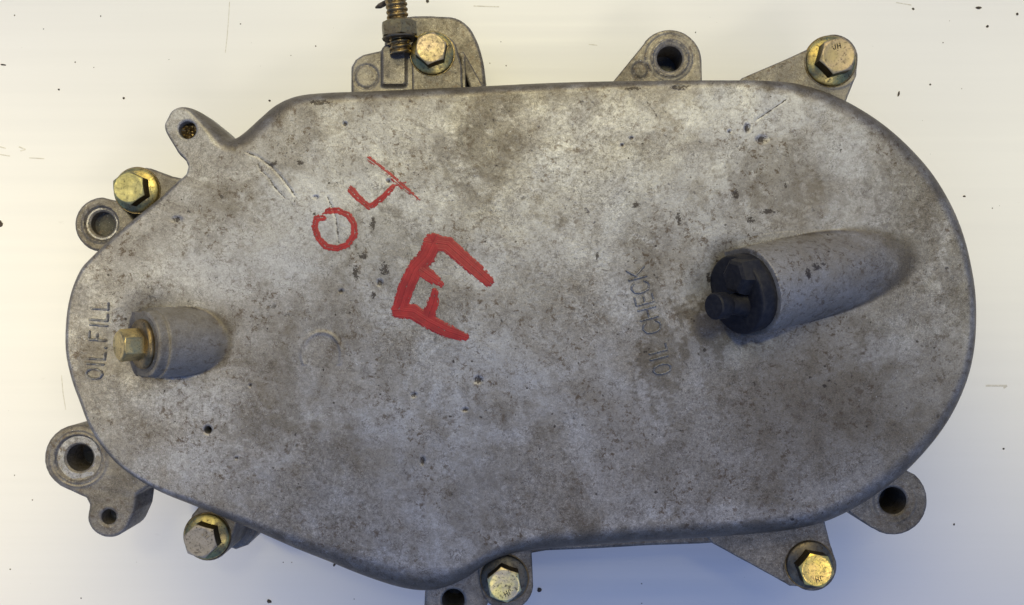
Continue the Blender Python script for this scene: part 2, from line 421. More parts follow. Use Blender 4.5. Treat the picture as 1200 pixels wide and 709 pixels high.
GO = [([PX(a, b, ZT) for a, b in p], ([q*K(ZT) for q in w] if isinstance(w, list) else w*K(ZT)), dep) for p, w, dep in GOUGE if dep > 0]
BLK = [(207, 257, 5.5, 3.2), (455, 212, 2, 2), (404, 145, 2.2, 2.2), (370, 231, 2.6, 1.8), (445, 331, 3, 3.5), (400, 341, 2.5, 2), (277, 537, 1.6, 1.6), (293, 452, 1.6, 1.6),
       (485, 463, 3.4, 2.6), (545, 480, 3.4, 2), (495, 540, 2.8, 4.6), (560, 445, 5, 4), (876, 150, 3, 4.4), (855, 154, 1.5, 1.5), (893, 163, 6, 4), (797, 102, 9, 3), (740, 162, 1.8, 1.5), (729, 170, 1.5, 1.5),
       (832, 325, 3, 6), (769, 577, 2.5, 1.8), (798, 505, 2.5, 1.5), (929, 609, 3.4, 1.8), (883, 450, 2.6, 2.6), (826, 410, 2.4, 2), (966, 452, 2.6, 2), (972, 446, 2.5, 1.5),
       (921, 218, 2, 3), (862, 228, 5, 5), (928, 322, 4, 6), (938, 315, 5, 4), (948, 312, 3, 2.4), (900, 248, 9, 2.5), (880, 258, 5, 4), (742, 104, 9, 2), (795, 255, 3, 8), (745, 240, 5, 3),
       (375, 120, 14, 3), (352, 190, 4, 3), (320, 192, 5, 2.4), (437, 262, 3, 8), (425, 300, 6, 4), (450, 315, 5, 8), (417, 320, 4, 8), (438, 345, 3, 4), (700, 300, 2, 4), (1075, 400, 2, 1.5)]
def _blobs(x, y, L, k=1.0, rag=.28, pw=1.4):
    o = np.zeros(np.shape(x))
    w = wob(x, y, 9)*rag+wob(y, x, 3.3)*rag*.7
    for b in L:
        cx, cy = PX(b[0], b[1], ZT); rx, ry = b[2]*K(ZT), b[3]*K(ZT); am = b[4] if len(b) > 4 else 1
        q = np.maximum(np.hypot((x-cx)/rx, (y-cy)/ry)+w, 0)
        o = np.maximum(o, am*np.clip((1.25-q)*(2.6 if (int(b[0])//10) % 2 else 1.5), 0, 1)) if k else o
    return o
BK = [(px_, py_, a*1.15, b*1.15) for px_, py_, a, b in BLK]
RR = random.Random(7)
for _ in range(240):                              # loose black freckles, thicker in the middle of the plate
    BK.append((RR.gauss(620, 260), RR.gauss(330, 150), RR.uniform(.7, 1.9), RR.uniform(.7, 1.7)))
def black_at(x, y):
    o = np.zeros(len(x)); k = K(ZT)
    for b in BK:
        cx, cy = PX(b[0], b[1], ZT); rx, ry = b[2]*k, b[3]*k; mr = max(rx, ry)*1.8
        mk = (np.abs(x-cx) < mr) & (np.abs(y-cy) < mr)
        if not mk.any(): continue
        q = np.hypot((x[mk]-cx)/rx, (y[mk]-cy)/ry)
        o[mk] = np.maximum(o[mk], np.clip(1.5-q, 0, 1)*.75)
    for p, w, dep in GO[:5]:
        ld = line_d(x, y, p, 0)
        o = np.maximum(o, np.clip(1.25-ld/.30, 0, .8))
    return o
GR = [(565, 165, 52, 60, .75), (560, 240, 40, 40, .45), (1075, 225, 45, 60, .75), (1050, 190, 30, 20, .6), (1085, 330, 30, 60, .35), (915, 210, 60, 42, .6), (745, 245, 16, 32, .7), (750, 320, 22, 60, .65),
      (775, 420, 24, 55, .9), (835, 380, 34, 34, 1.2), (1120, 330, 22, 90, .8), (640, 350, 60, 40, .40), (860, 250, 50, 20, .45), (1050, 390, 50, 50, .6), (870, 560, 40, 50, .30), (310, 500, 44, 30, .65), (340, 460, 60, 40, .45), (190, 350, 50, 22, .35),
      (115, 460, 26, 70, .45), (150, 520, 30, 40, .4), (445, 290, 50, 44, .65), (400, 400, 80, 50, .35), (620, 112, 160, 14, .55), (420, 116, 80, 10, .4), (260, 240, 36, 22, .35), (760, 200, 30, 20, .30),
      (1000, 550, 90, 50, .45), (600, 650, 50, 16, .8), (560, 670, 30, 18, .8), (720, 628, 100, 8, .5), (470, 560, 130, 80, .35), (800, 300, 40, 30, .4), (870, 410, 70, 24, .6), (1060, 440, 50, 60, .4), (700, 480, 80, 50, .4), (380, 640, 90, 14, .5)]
PL = [(345, 235, 52, 34, .9), (380, 265, 26, 26, .9), (320, 290, 60, 40, .55), (440, 150, 90, 34, .35), (700, 140, 80, 34, .55), (870, 135, 80, 26, .8), (690, 215, 70, 50, .6), (640, 290, 40, 40, .6), (990, 180, 40, 30, .5), (1010, 250, 50, 30, .35),
      (220, 470, 60, 26, .55), (240, 320, 60, 30, .6), (450, 345, 30, 40, .6), (570, 300, 20, 36, .7), (870, 602, 90, 10, .3), (420, 590, 80, 40, .3), (255, 540, 80, 20, .35), (100, 330, 14, 30, .4), (735, 345, 14, 40, .5), (832, 320, 8, 20, .9), (1040, 410, 40, 18, .5)]
def grime_shade_at(x, y):
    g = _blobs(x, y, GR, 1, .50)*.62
    cx, cy = PX(985, 480, ZT); g = np.maximum(g, .66*np.exp(-((x-cx)/68)**2-((y-cy)/46)**2))  # soft cast shadow over the lower right, put into the colour
    d, r = cover_dr(x, y)                          # rim darkened in colour: oily dirt plus shading of the rounded shoulder
    g = np.maximum(g, np.clip(1.25+d/(r*.8)+wob(x, y, 17)*.2+wob(y, x, 5)*.1, 0, 1)*1.35)
    b = cover_base(x, y)
    for A, E, R_, st in ((AC, EC, RC, 1.1), (AF, EF, RF, .95)):   # darker along the foot of each boss
        zc, s_, t_ = cyl_top(x, y, A, E, R_)
        k = np.clip(1-np.abs(zc-b+1.5)/(4+1.5*wob(x, y, 11)), 0, 1)*(s_ < 3)+np.exp(-(np.hypot(np.maximum(s_-2, 0)/11, t_/(R_*1.15)))**4)*(s_ > -2)*.9
        g = np.maximum(g, np.clip(k, 0, 1)*st)
    return g
def oil_at(x, y):
    g = np.zeros(np.shape(x))
    for A, E, R_ in ((AC, EC, RC), (AF, EF, RF)):  # both filler bosses are oily all over
        zc, s_, t_ = cyl_top(x, y, A, E, R_)
        m = np.clip((zc-cover_base(x, y))/1.2+.3, 0, 1)*(s_ < 6)*(s_ > -90)
        g = np.maximum(g, m*(.28 if R_ > 15 else .62))
    return g
def pale_at(x, y): return _blobs(x, y, PL, 1, .26)
def cover_base(x, y):
    """height of the plate without its two bosses"""
    z = np.full(np.shape(x), ZT)+wob(x, y, 120)*.35+wob(x, y, 26)*.06
    cx, cy = PX(868, 352, ZT); q = ((x-cx)/13.5)**2+((y-cy)/17)**2; z = z-4.2*np.exp(-q**1.5)
    cx, cy = PX(170, 400, ZT); q = ((x-cx)/14)**2+((y-cy)/16)**2; z = z-1.6*np.exp(-q**2)
    # shallow cast ring, left of centre, and a low pad behind the raised check lettering
    cx, cy = PX(377, 415, ZT); rr = np.hypot(x-cx, (y-cy)*.9); z = z+.35*np.exp(-((rr-7.6)/.6)**2)*(y > cy-4)
    return z
def end_limit(s_, t, A, E, R_):
    # below its round end face the boss is a rounded skirt, not a block
    q = np.hypot(np.maximum(s_, 0)/(R_*A[2]), t/R_)
    return E[2]+30-np.maximum(q-1, 0)*R_*16
def cover_h(x, y, d):
    d0, r = cover_dr(x, y); t = np.clip(-d0/r, 0, 1)
    z = cover_base(x, y)-(ZT-ZE)*(1-np.sqrt(np.clip(1-(1-t)**2, 0, 1)))
    # bosses
    zc, s_, t_ = cyl_top(x, y, AC, EC, RC*(1.0))
    ze = EC[2]-((x-EC[0])*AC[0]+(y-EC[1])*AC[1])/AC[2]
    zb = smin(zc, ze, .8); zb = np.minimum(zb, end_limit(s_, t_, AC, EC, RC)); z = smax(z, zb, 3.4*np.clip(-s_/16, .09, 1))
    zc, s_, t_ = cyl_top(x, y, AF, EF, RF)
    along = None
    ze = EF[2]-((x-EF[0])*AF[0]+(y-EF[1])*AF[1])/AF[2]
    zc2, _, _ = cyl_top(x, y, AF, EF, RF-1.1)
    ze2 = EF[2]-3.6/AF[2]-((x-EF[0])*AF[0]+(y-EF[1])*AF[1])/AF[2]
    body = smin(zc, ze2, .7); neck = smin(zc2, ze, .8)
    z = smax(z, np.minimum(np.maximum(body, neck), end_limit(s_, t_, AF, EF, RF)), 1.8)
    for p, w, dep in GO:
        z = z-dep*.35*np.clip(1-(line_d(x, y, p, w)+.15)/.5, 0, 1)
    for a, b, rx, ry in BLK[:18]:
        cx, cy = PX(a, b, ZT); k = K(ZT); q = ((x-cx)/(rx*k))**2+((y-cy)/(ry*k))**2
        z = z-.5*np.exp(-q*q*.7)
    for (c, R_) in ((h1, H1R), (h2, H2R)):        # small chamfer round the drilled holes
        q = np.hypot(x-c[0], y-c[1])-R_
        z = z-np.clip(.5-q, 0, .5)*.8
    return z
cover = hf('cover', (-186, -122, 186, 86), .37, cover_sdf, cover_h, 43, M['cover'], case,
           attrs={'grime_shade': grime_shade_at, 'pale': pale_at, 'black': black_at, 'oil': oil_at}, floors=[(h2[0], h2[1], H2R*1.1, 52)])
adopt(cover)
def on_cover(o, label=None):
    o.parent = cover
    if label: o['label'] = label
    return o
def disc(name, cx, cy, r, z, material, parent, n=28):
    t = np.arange(n)*2*math.pi/n
    V = [(cx+r*math.cos(a), cy+r*math.sin(a), z) for a in t]+[(cx+r*.5*math.cos(a), cy+r*.5*math.sin(a), z-.6) for a in t]+[(cx, cy, z-.9)]
    F = [(i, (i+1) % n, n+(i+1) % n, n+i) for i in range(n)]+[(n+i, n+(i+1) % n, 2*n) for i in range(n)]
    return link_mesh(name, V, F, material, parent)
# broken stud left in the top-left lug
def lump(name, cx, cy, z, r, h, material, parent, seed=0, n=26):
    rg = random.Random(seed); V = []; F = []; rings = 6
    for j in range(rings):
        rr = r*(1-j/rings)
        for i in range(n):
            a = i*2*math.pi/n; V.append((cx+rr*math.cos(a), cy+rr*math.sin(a), z+(h*(.3+.7*rg.random()) if j else 0)*(1 if j else 0)+h*.3*math.sin(a*2+j)))
    V.append((cx, cy, z+h*.5))
    for j in range(rings-1):
        for i in range(n): F.append((j*n+i, j*n+(i+1) % n, (j+1)*n+(i+1) % n, (j+1)*n+i))
    for i in range(n): F.append(((rings-1)*n+i, (rings-1)*n+(i+1) % n, rings*n))
    return link_mesh(name, V, F, material, parent)
on_cover(lump('broken_stud', h1[0], h1[1], 58.8, H1R*1.02, 2.2, M['z_thread'], cover, 3), 'brassy broken stud end down in the corner hole')

# housing under the cover
def hsdf(x, y): return cover_dr(x, y)[0]+5
housing = adopt(hf('housing', (-186, -122, 186, 86), 2.0, hsdf, lambda x, y, d: np.full(np.shape(x), 46.0), 0.3, M['body'], case))
fl = PXA([(560, 600), (620, 649), (640, 645.5), (700, 643), (760, 639.5), (820, 637.5), (842, 636), (860, 600)], 46)
adopt(hf('joint_flange', (-20, -105, 85, -75), .6, lambda x, y: poly_sdf(x, y, fl), lambda x, y, d: 46-.6*np.clip(1+d/1.0, 0, 1)**2, 40, M['lug'], case))

# ------------------------------------------------------------------ lugs
def arc(cx, cy, r, a0, a1, n=14):
    return [(cx+r*math.cos(math.radians(a0+(a1-a0)*i/n)), cy+r*math.sin(math.radians(a0+(a1-a0)*i/n))) for i in range(n+1)]
def smooth_run(P, n=4):
    P = [np.array(p, float) for p in P]; P = [P[0]]+P+[P[-1]]; out = []
    for i in range(1, len(P)-2):
        p0, p1, p2, p3 = P[i-1:i+3]
        for j in range(n):
            t = j/n; q = .5*((2*p1)+(-p0+p2)*t+(2*p0-5*p1+4*p2-p3)*t*t+(-p0+3*p1-3*p2+p3)*t**3); out.append((q[0], q[1]))
    return out+[tuple(P[-1])]
def lug(name, outline, z, zbot, holes=(), bevel=2.0, pads=(), mat_=None, smooth_corners=0.6, label=None, step=.45, dimples=(), grow=0, slope=0, floor_mat='grime_shade', edge_drop=None):
    """outline in px at height z (y down); holes (px,py,r,floor_z,ring_r)"""
    P = PXA(outline, z); k = K(z); b = bevel*k; drop = edge_drop if edge_drop else b
    H = [(*PX(hx, hy, z), hr*k, hz, rr*k) for hx, hy, hr, hz, rr in holes]
    PD = [(kind, [PX(a, c, z) for a, c in pp], w*k, h) for kind, pp, w, h in pads]
    def sdf(x, y):
        d = poly_sdf(x, y, P).astype(float)-grow+wob(x, y, 14)*.06
        for hx, hy, hr, hz, rr in H: d = np.maximum(d, hr-np.hypot(x-hx, y-hy))
        return d
    def height(x, y, d):
        d0 = poly_sdf(x, y, P).astype(float)-grow
        t = np.clip(-d0/b, 0, 1)
        zz = z-drop*(1-np.sqrt(np.clip(1-(1-t)**2, 0, 1)))+wob(x, y, 22)*.10+wob(y, x, 7)*.035
        for hx, hy, hr, hz, rr in H:
            q = np.hypot(x-hx, y-hy)
            if rr > hr:                                           # spot-faced ring round the hole
                zz = zz-.7*np.clip((rr-q)/.5+.5, 0, 1)+.35*np.exp(-((q-rr-.5)/.6)**2)
            zz = zz-np.clip(.7-(q-hr), 0, .7)*.8
        for kind, pp, w, h in PD:
            q = line_d(x, y, pp, w) if len(pp) > 1 else np.hypot(x-pp[0][0], y-pp[0][1])-w
            if kind == 'box':
                (ax, ay), (bx, by) = pp; cx, cy, hx, hy = (ax+bx)/2, (ay+by)/2, abs(bx-ax)/2-w, abs(by-ay)/2-w
                qx = np.maximum(np.abs(x-cx)-hx, 0); qy = np.maximum(np.abs(y-cy)-hy, 0); q = np.hypot(qx, qy)-w
                zz = zz+h*np.clip(.5-q/1.1, 0, 1)
            elif kind == 'ring': zz = zz+h*np.exp(-(q/.45)**2)
            else: zz = zz+h*np.clip(.5-q/.9, 0, 1)
        return zz
    x0, y0 = P.min(0)-1-grow; x1, y1 = P.max(0)+1+grow
    o = adopt(hf(name, (x0, y0, x1, y1), step, sdf, height, zbot, mat_ or M['lug'], case))
    if label: o['label'] = label
    for hx, hy, hr, hz, rr in H:
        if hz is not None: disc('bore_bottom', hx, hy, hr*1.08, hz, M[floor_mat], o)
        if rr > hr:                                                # machined washer face
            n = 40; V = []; F = []
            for i in range(n):
                a = i*2*math.pi/n
                for q, zz in ((hr+.75, z-.66), (rr-.45, z-.66)): V.append((hx+q*math.cos(a), hy+q*math.sin(a), zz+.012))
            F = [(2*i, 2*i+1, 2*((i+1) % n)+1, 2*((i+1) % n)) for i in range(n)]
            f = link_mesh('washer_face', V, F, M['bright'], o)
    return o
lug('bolt_boss', arc(169, 223, 27, 120, 285)+[(200, 206), (228, 212), (250, 260), (200, 270)], 50, 30, bevel=4)
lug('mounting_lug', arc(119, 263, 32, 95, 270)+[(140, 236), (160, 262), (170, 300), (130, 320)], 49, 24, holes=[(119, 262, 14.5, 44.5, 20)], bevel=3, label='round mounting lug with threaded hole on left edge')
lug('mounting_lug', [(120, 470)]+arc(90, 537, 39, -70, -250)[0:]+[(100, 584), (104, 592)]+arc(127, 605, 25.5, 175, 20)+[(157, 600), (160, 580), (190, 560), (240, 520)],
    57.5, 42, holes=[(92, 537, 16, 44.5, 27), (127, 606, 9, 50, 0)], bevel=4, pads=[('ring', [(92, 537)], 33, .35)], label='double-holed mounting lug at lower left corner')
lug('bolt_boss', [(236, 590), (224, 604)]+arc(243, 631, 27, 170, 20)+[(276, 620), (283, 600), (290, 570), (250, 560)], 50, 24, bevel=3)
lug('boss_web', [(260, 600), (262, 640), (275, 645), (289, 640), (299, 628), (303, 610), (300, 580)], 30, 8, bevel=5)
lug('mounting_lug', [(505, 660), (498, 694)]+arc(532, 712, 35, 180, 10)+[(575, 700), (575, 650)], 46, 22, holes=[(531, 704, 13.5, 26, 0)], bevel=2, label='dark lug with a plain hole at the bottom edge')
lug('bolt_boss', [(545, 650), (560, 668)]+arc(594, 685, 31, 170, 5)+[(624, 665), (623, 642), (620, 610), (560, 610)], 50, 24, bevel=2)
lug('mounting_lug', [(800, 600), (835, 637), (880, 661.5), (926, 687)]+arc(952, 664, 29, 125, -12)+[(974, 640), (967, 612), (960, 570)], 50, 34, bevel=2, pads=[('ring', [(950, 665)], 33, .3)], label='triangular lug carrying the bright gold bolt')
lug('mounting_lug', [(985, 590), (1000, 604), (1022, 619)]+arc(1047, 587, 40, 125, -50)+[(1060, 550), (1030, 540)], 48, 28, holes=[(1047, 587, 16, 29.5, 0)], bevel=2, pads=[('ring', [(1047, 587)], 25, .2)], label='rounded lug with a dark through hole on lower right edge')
lug('mounting_lug', [(850, 110), (870, 91), (910, 74), (955, 54)]+arc(978, 68, 28, -115, 5)+[(1004, 88), (994, 113), (980, 150)], 50, 34, bevel=2, pads=[('ring', [(977, 70)], 33, .3)], label='triangular lug at the upper right corner')
lug('mounting_lug', [(700, 120), (718, 96), (757, 48)]+arc(785, 72, 37.5, -140, 0)+[(823, 95), (823, 120)], 48, 30, holes=[(785, 68.5, 15, 34, 0)], bevel=2,
    pads=[('ring', [(785, 68.5)], 21, .5), ('ring', [(785, 68.5)], 28, -.3), ('ring', [(751, 82.5)], 9, -.55)], label='lug with an open round hole on the top edge')
# adjuster bracket on the top edge, built up from three castings
lug('bracket_back_plate', [(450, 110), (450, 48)]+smooth_run([(462, 28), (475, 19), (492, 17.5), (515, 18), (534, 20), (548, 29), (557, 43), (564, 62), (568, 82), (569.5, 110)]), 36, 18, bevel=5, label='thin rear plate of the adjuster bracket')
lug('bracket_block', [(411, 120), (411, 78), (416, 69), (425, 63.5), (446, 58.5), (452, 53), (482, 51), (486, 60), (486, 120)], 49, 26, bevel=4,
    pads=[('box', [(447.5, 40), (476, 101)], 3, 1.7), ('ring', [(429, 90)], 13.5, -.5)], label='square-cornered block of the adjuster bracket')
lug('bolt_boss', arc(510, 66, 28, 180, 330)+[(541, 78), (542, 120), (483, 120)], 50, 20, bevel=2.5)
lug('bracket_rib', [(536, 62), (543, 60), (566, 100), (566, 118), (556, 118)], 44, 20, bevel=2, label='slanted stiffening rib')
lug('bracket_rib', [(540, 66), (545, 66), (546, 118), (540, 118)], 46, 20, bevel=1.5)

# ------------------------------------------------------------------ raised letters and marks
GL = {'O': [[(.5, 0), (.15, .12), (0, .35), (0, .65), (.15, .88), (.5, 1), (.85, .88), (1, .65), (1, .35), (.85, .12), (.5, 0)]],
      'I': [[(.5, 0), (.5, 1)]], 'L': [[(.1, 1), (.1, 0), (.95, 0)]], 'F': [[(.1, 0), (.1, 1), (.95, 1)], [(.1, .52), (.75, .52)]],
      'E': [[(.95, 0), (.1, 0), (.1, 1), (.95, 1)], [(.1, .5), (.8, .5)]], 'C': [[(1, .2), (.8, .04), (.5, 0), (.15, .12), (0, .35), (0, .65), (.15, .88), (.5, 1), (.8, .96), (1, .8)]],
      'H': [[(0, 0), (0, 1)], [(1, 0), (1, 1)], [(0, .5), (1, .5)]], 'K': [[(.05, 0), (.05, 1)], [(1, 1), (.05, .42)], [(.35, .6), (1, 0)]],
      'J': [[(.9, 1), (.9, .25), (.7, 0), (.3, 0), (.05, .25)]], 'N': [[(0, 0), (0, 1), (1, 0), (1, 1)]], '.': [[(.4, 0), (.4, .04)]]}
def raised(name, ch, org, rx, ru, w, rise, zf, material, parent, step=.28, local=None):
    """letter ch: org = lower-left corner (mm), rx = reading vector over its width, ru = up vector over its height"""
    L = [[(org[0]+rx[0]*a+ru[0]*b, org[1]+rx[1]*a+ru[1]*b) for a, b in st] for st in GL[ch]]
    P = np.array([q for st in L for q in st])
    def sdf(x, y):
        d = np.full(x.shape, 1e9)
        for st in L: d = np.minimum(d, line_d(x, y, st, w))
        return d
    def height(x, y, d):
        dd = np.minimum(sdf(x, y), 0)
        return zf(x, y)-.12+(rise+.12)*np.clip(-dd/(w*.75), 0, 1)**.6
    x0, y0 = P.min(0)-w-.3; x1, y1 = P.max(0)+w+.3
    o = hf(name, (x0, y0, x1, y1), step, sdf, height, None, material, parent, angle=60)
    return o
M['letter'] = make_cast('grimy_raised_letter_aluminium', (.43, .42, .40), (.27, .255, .22), .5)
def word(spec):
    # spec: list of (char, lower-left px, reading vector px, up vector px)
    for ch, o_, rx, ru in spec:
        O = PX(*o_, ZT); k = K(ZT)
        on_cover(raised('raised_letter', ch, O, (rx[0]*k, -rx[1]*k), (ru[0]*k, -ru[1]*k), .52, .95, cover_base, M['letter'], cover))
# each entry: letter, its centre in the photograph, its width; both words read upward
def row(items, rdir, updir):
    for ch, cx_, cy_, w_ in items:
        rx = (rdir[0]*w_, rdir[1]*w_)
        word([(ch, (cx_-rx[0]/2-updir[0]/2, cy_-rx[1]/2-updir[1]/2), rx, updir)])
row([('O', 111, 438, 11), ('I', 112, 426.5, 4), ('L', 113.5, 417, 9), ('.', 114.5, 406.5, 3), ('F', 114.5, 394, 11), ('I', 115.5, 381, 4), ('L', 116.5, 371.5, 9), ('L', 117.5, 358.5, 9)],
    (.06, -1), (-19, -1.3))
row([('O', 776, 432, 11), ('I', 772.5, 419, 4), ('L', 770.5, 408.5, 9), ('C', 764, 383, 12.5), ('H', 759.5, 367, 12), ('E', 755, 351, 11), ('C', 750.5, 336.5, 12), ('K', 746, 320.5, 12)],
    (-.26, -.966), (-20.5, 5.5))

# red brush marks
def paint(name, strokes, material, label, rise=.10, rag=.22, grow=.12):
    k = K(ZT); SS = []
    for p, w in strokes:
        pp = [PX(330+a/2.7276, 160+b/2.7276, ZT) for a, b in p]
        ww = [q/2.7276/2*k for q in (w if isinstance(w, list) else [w]*len(pp))]
        SS.append((pp, ww))
    def sdf(x, y):
        d = np.full(x.shape, 1e9)
        for pp, ww in SS: d = smin(d, line_d(x, y, pp, ww), .25)
        return d-grow+wob(x, y, 2.6)*rag*.5+wob(y, x, 1.1)*rag*.45+wob(x+3, y, .55)*rag*.2
    def across(x, y):
        best = np.full(x.shape, 1e9); u = np.zeros(x.shape)
        for pp, ww in SS:
            for i in range(len(pp)-1):
                (ax, ay), (bx_, by_) = pp[i], pp[i+1]; L = math.hypot(bx_-ax, by_-ay)
                d = seg_d(x, y, pp[i], pp[i+1], ww[i], ww[i+1]); c = ((x-ax)*-(by_-ay)+(y-ay)*(bx_-ax))/L
                mk = d < best; u[mk] = c[mk]; best = np.minimum(best, d)
        return u
    P = np.array([q for pp, _ in SS for q in pp]); wm = max(max(w) for _, w in SS)+.6
    def height(x, y, d): return cover_h(x, y, d)+.03+rise*np.clip(-d/.4, 0, 1)
    o = hf(name, (*(P.min(0)-wm), *(P.max(0)+wm)), .30, sdf, height, None, material, cover, attrs={'across': across, 'inner': lambda x, y: np.clip(-sdf(x, y)/.7, 0, 1)}, angle=80)
    o['label'] = label; return o
paint('painted_digit', [([(136, 260), (112, 262), (106, 290), (118, 325), (145, 352), (178, 358), (212, 345), (233, 315), (232, 280), (212, 250), (180, 236), (150, 238), (134, 244)],
                         [18, 22, 22, 22, 24, 22, 22, 24, 22, 22, 22, 22, 10])], M['paint_mid'], 'red hand-painted 0')
paint('painted_digit', [([(222, 170), (250, 200), (280, 225)], [28, 24, 22]), ([(285, 224), (322, 196), (355, 162)], [20, 22, 18])], M['paint_mid'], 'red hand-painted lower half of a 4')
paint('painted_digit', [([(280, 72), (340, 118), (385, 158), (438, 202)], [20, 18, 22, 12]), ([(362, 160), (395, 148)], [16, 12]), ([(425, 200), (446, 200)], [8, 5])], M['paint_dry'], 'red dry-brushed crossing stroke of a 4')
paint('painted_letter', [([(486, 336), (462, 385), (425, 425), (396, 490), (376, 556)], [50, 52, 44, 46, 42]), ([(480, 338), (530, 345), (575, 385), (620, 425), (662, 462)], [48, 44, 42, 38, 28]),
                         ([(445, 425), (480, 450), (508, 470)], [36, 30, 16]), ([(376, 556), (420, 560), (470, 592), (530, 622), (586, 640)], [44, 42, 40, 36, 20]), ([(468, 572), (484, 530), (489, 496)], [36, 28, 16])],
      M['paint'], 'large red hand-painted letter F with thick brush edges', rise=.16, grow=.52, rag=.42)

# ------------------------------------------------------------------ bolts
def lathe_rings(rings, n, closed_top=True):
    V = []; F = []
    for R, z in rings:
        for i in range(n):
            V.append((R[i][0], R[i][1], z[i] if hasattr(z, '__len__') else z))
    for j in range(len(rings)-1):
        for i in range(n): F.append((j*n+i, j*n+(i+1) % n, (j+1)*n+(i+1) % n, (j+1)*n+i))
    if closed_top: V.append((0, 0, float(np.mean(rings[-1][1])))); F += [((len(rings)-1)*n+i, (len(rings)-1)*n+(i+1) % n, len(V)-1) for i in range(n)]
    return V, F
def circ(r, n): return [(r*math.cos(2*math.pi*i/n), r*math.sin(2*math.pi*i/n)) for i in range(n)]
def hexr(ap, n):
    out = []
    for i in range(n):
        a = 2*math.pi*i/n; b = (a+math.pi/6) % (math.pi/3)-math.pi/6; r = ap/math.cos(b); out.append(r)
    return out
def hex_solid(ap, h, z0=0, top_chamfer=True, n=72, dish=.35, bottom=False):
    R = hexr(ap, n)
    ring = lambda k=1.0, cap=1e9: [(min(R[i]*k, cap)*math.cos(2*math.pi*i/n), min(R[i]*k, cap)*math.sin(2*math.pi*i/n)) for i in range(n)]
    rc = ap*.955
    zc = [z0+h-max(0, (R[i]-rc))*.50-.12 for i in range(n)]
    rings = []
    if bottom: rings.append((circ(.01, n), z0))
    rings += [(ring(), z0), (ring(), zc), (ring(.985), [z+.12 for z in zc]), (circ(rc, n), z0+h-.02), (circ(rc*.95, n), z0+h), (circ(rc*.86, n), z0+h-dish*.3), (circ(rc*.5, n), z0+h-dish*.42)]
    return lathe_rings(rings, n)
AP = 6.2
def make_bolt():
    V, F = hex_solid(AP, 6.2, 1.6)
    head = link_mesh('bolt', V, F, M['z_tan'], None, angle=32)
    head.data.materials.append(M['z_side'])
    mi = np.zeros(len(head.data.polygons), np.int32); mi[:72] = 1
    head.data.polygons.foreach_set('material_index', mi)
    n = 64
    V, F = lathe_rings([(circ(9.9, n), -.5), (circ(10.05, n), -.1), (circ(9.9, n), .15), (circ(9.2, n), .16), (circ(9.45, n), .3), (circ(9.45, n), .9), (circ(9.1, n), 1.25), (circ(7.9, n), 1.78), (circ(6.6, n), 2.36), (circ(5, n), 3.05)], n)
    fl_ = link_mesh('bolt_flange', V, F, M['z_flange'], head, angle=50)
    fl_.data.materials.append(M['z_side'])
    mi = np.zeros(len(fl_.data.polygons), np.int32); mi[:3*n] = 1  # lowest rings: dark band added as contact shade under the flange
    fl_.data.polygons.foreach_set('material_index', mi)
    return head, fl_
proto, proto_f = make_bolt()
BOLTS = [  # px of head top centre, seat z, scale, hex rotation, head mat, flange mat, marks (chars, angle of the row), label
    (504.5, 56, 50, .92, -10, 'z_tan', 'z_flange', None, 0, 'tan-faced hex bolt beside the threaded stud'),
    (983, 64.5, 50, 1.06, 45, 'z_tan', 'z_flange', 'JH', 12, 'tan-faced hex bolt on the upper right triangular lug'),
    (150, 220, 50, .95, 6, 'z_olive', 'z_flange', None, 0, 'olive hex bolt on the upper left edge'),
    (234, 635, 50, .97, 13.5, 'z_grey', 'z_flange', 'JH', -42, 'dull grey hex bolt on the lower left edge'),
    (591, 686, 50, 1.0, 10, 'z_mottle', 'z_dark', 'JH', 205, 'mottled gold hex bolt at the bottom edge'),
    (957.5, 669, 50, 1.0, 20, 'z_gold', 'z_dark', 'JH', 196, 'bright gold hex bolt on the lower right triangular lug')]
for i, (px_, py_, z0, sc, rot, hm, fm, marks, mrot, lab) in enumerate(BOLTS):
    if i == 0: b, f = proto, proto_f
    else:
        b = proto.copy(); COL.objects.link(b); f = proto_f.copy(); COL.objects.link(f); f.parent = b
    x, y = PX(px_, py_, z0+7.8*sc)
    b.location = (x*.001, y*.001, z0*.001-.004); b.parent = case; b.scale = (sc,)*3; b.rotation_euler = (0, 0, math.radians(rot))
    b['label'] = lab
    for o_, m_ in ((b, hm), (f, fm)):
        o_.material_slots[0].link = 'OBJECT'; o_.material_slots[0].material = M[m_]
    if marks:
        r_ = math.radians(mrot-rot)
        for q, ch in enumerate(marks):
            ox, oy = -1.5+q*1.75, 2.5
            c_, s_ = math.cos(r_), math.sin(r_)
            T = lambda a, b_: (a*c_-b_*s_, a*s_+b_*c_)
            o_ = T(ox, oy)
            raised('head_mark', ch, o_, T(1.1, 0), T(0, 1.8), .17, .28, lambda x, y: np.full(np.shape(x), 7.70), M['z_dark'] if hm != 'z_grey' else M['z_grey'], b, step=.11)

# ------------------------------------------------------------------ oriented solids (plugs, stud)
def frame(A, upv=(0, 0, 1)):
    A = Vector(A).normalized(); X = Vector(upv).cross(A).normalized(); Y = A.cross(X); return Matrix((X, Y, A)).transposed()
def place(V, A, E, roll=0):
    m3 = frame(A) @ Matrix.Rotation(roll, 3, 'Z'); return [tuple(m3 @ Vector(v)+Vector(E)) for v in V]
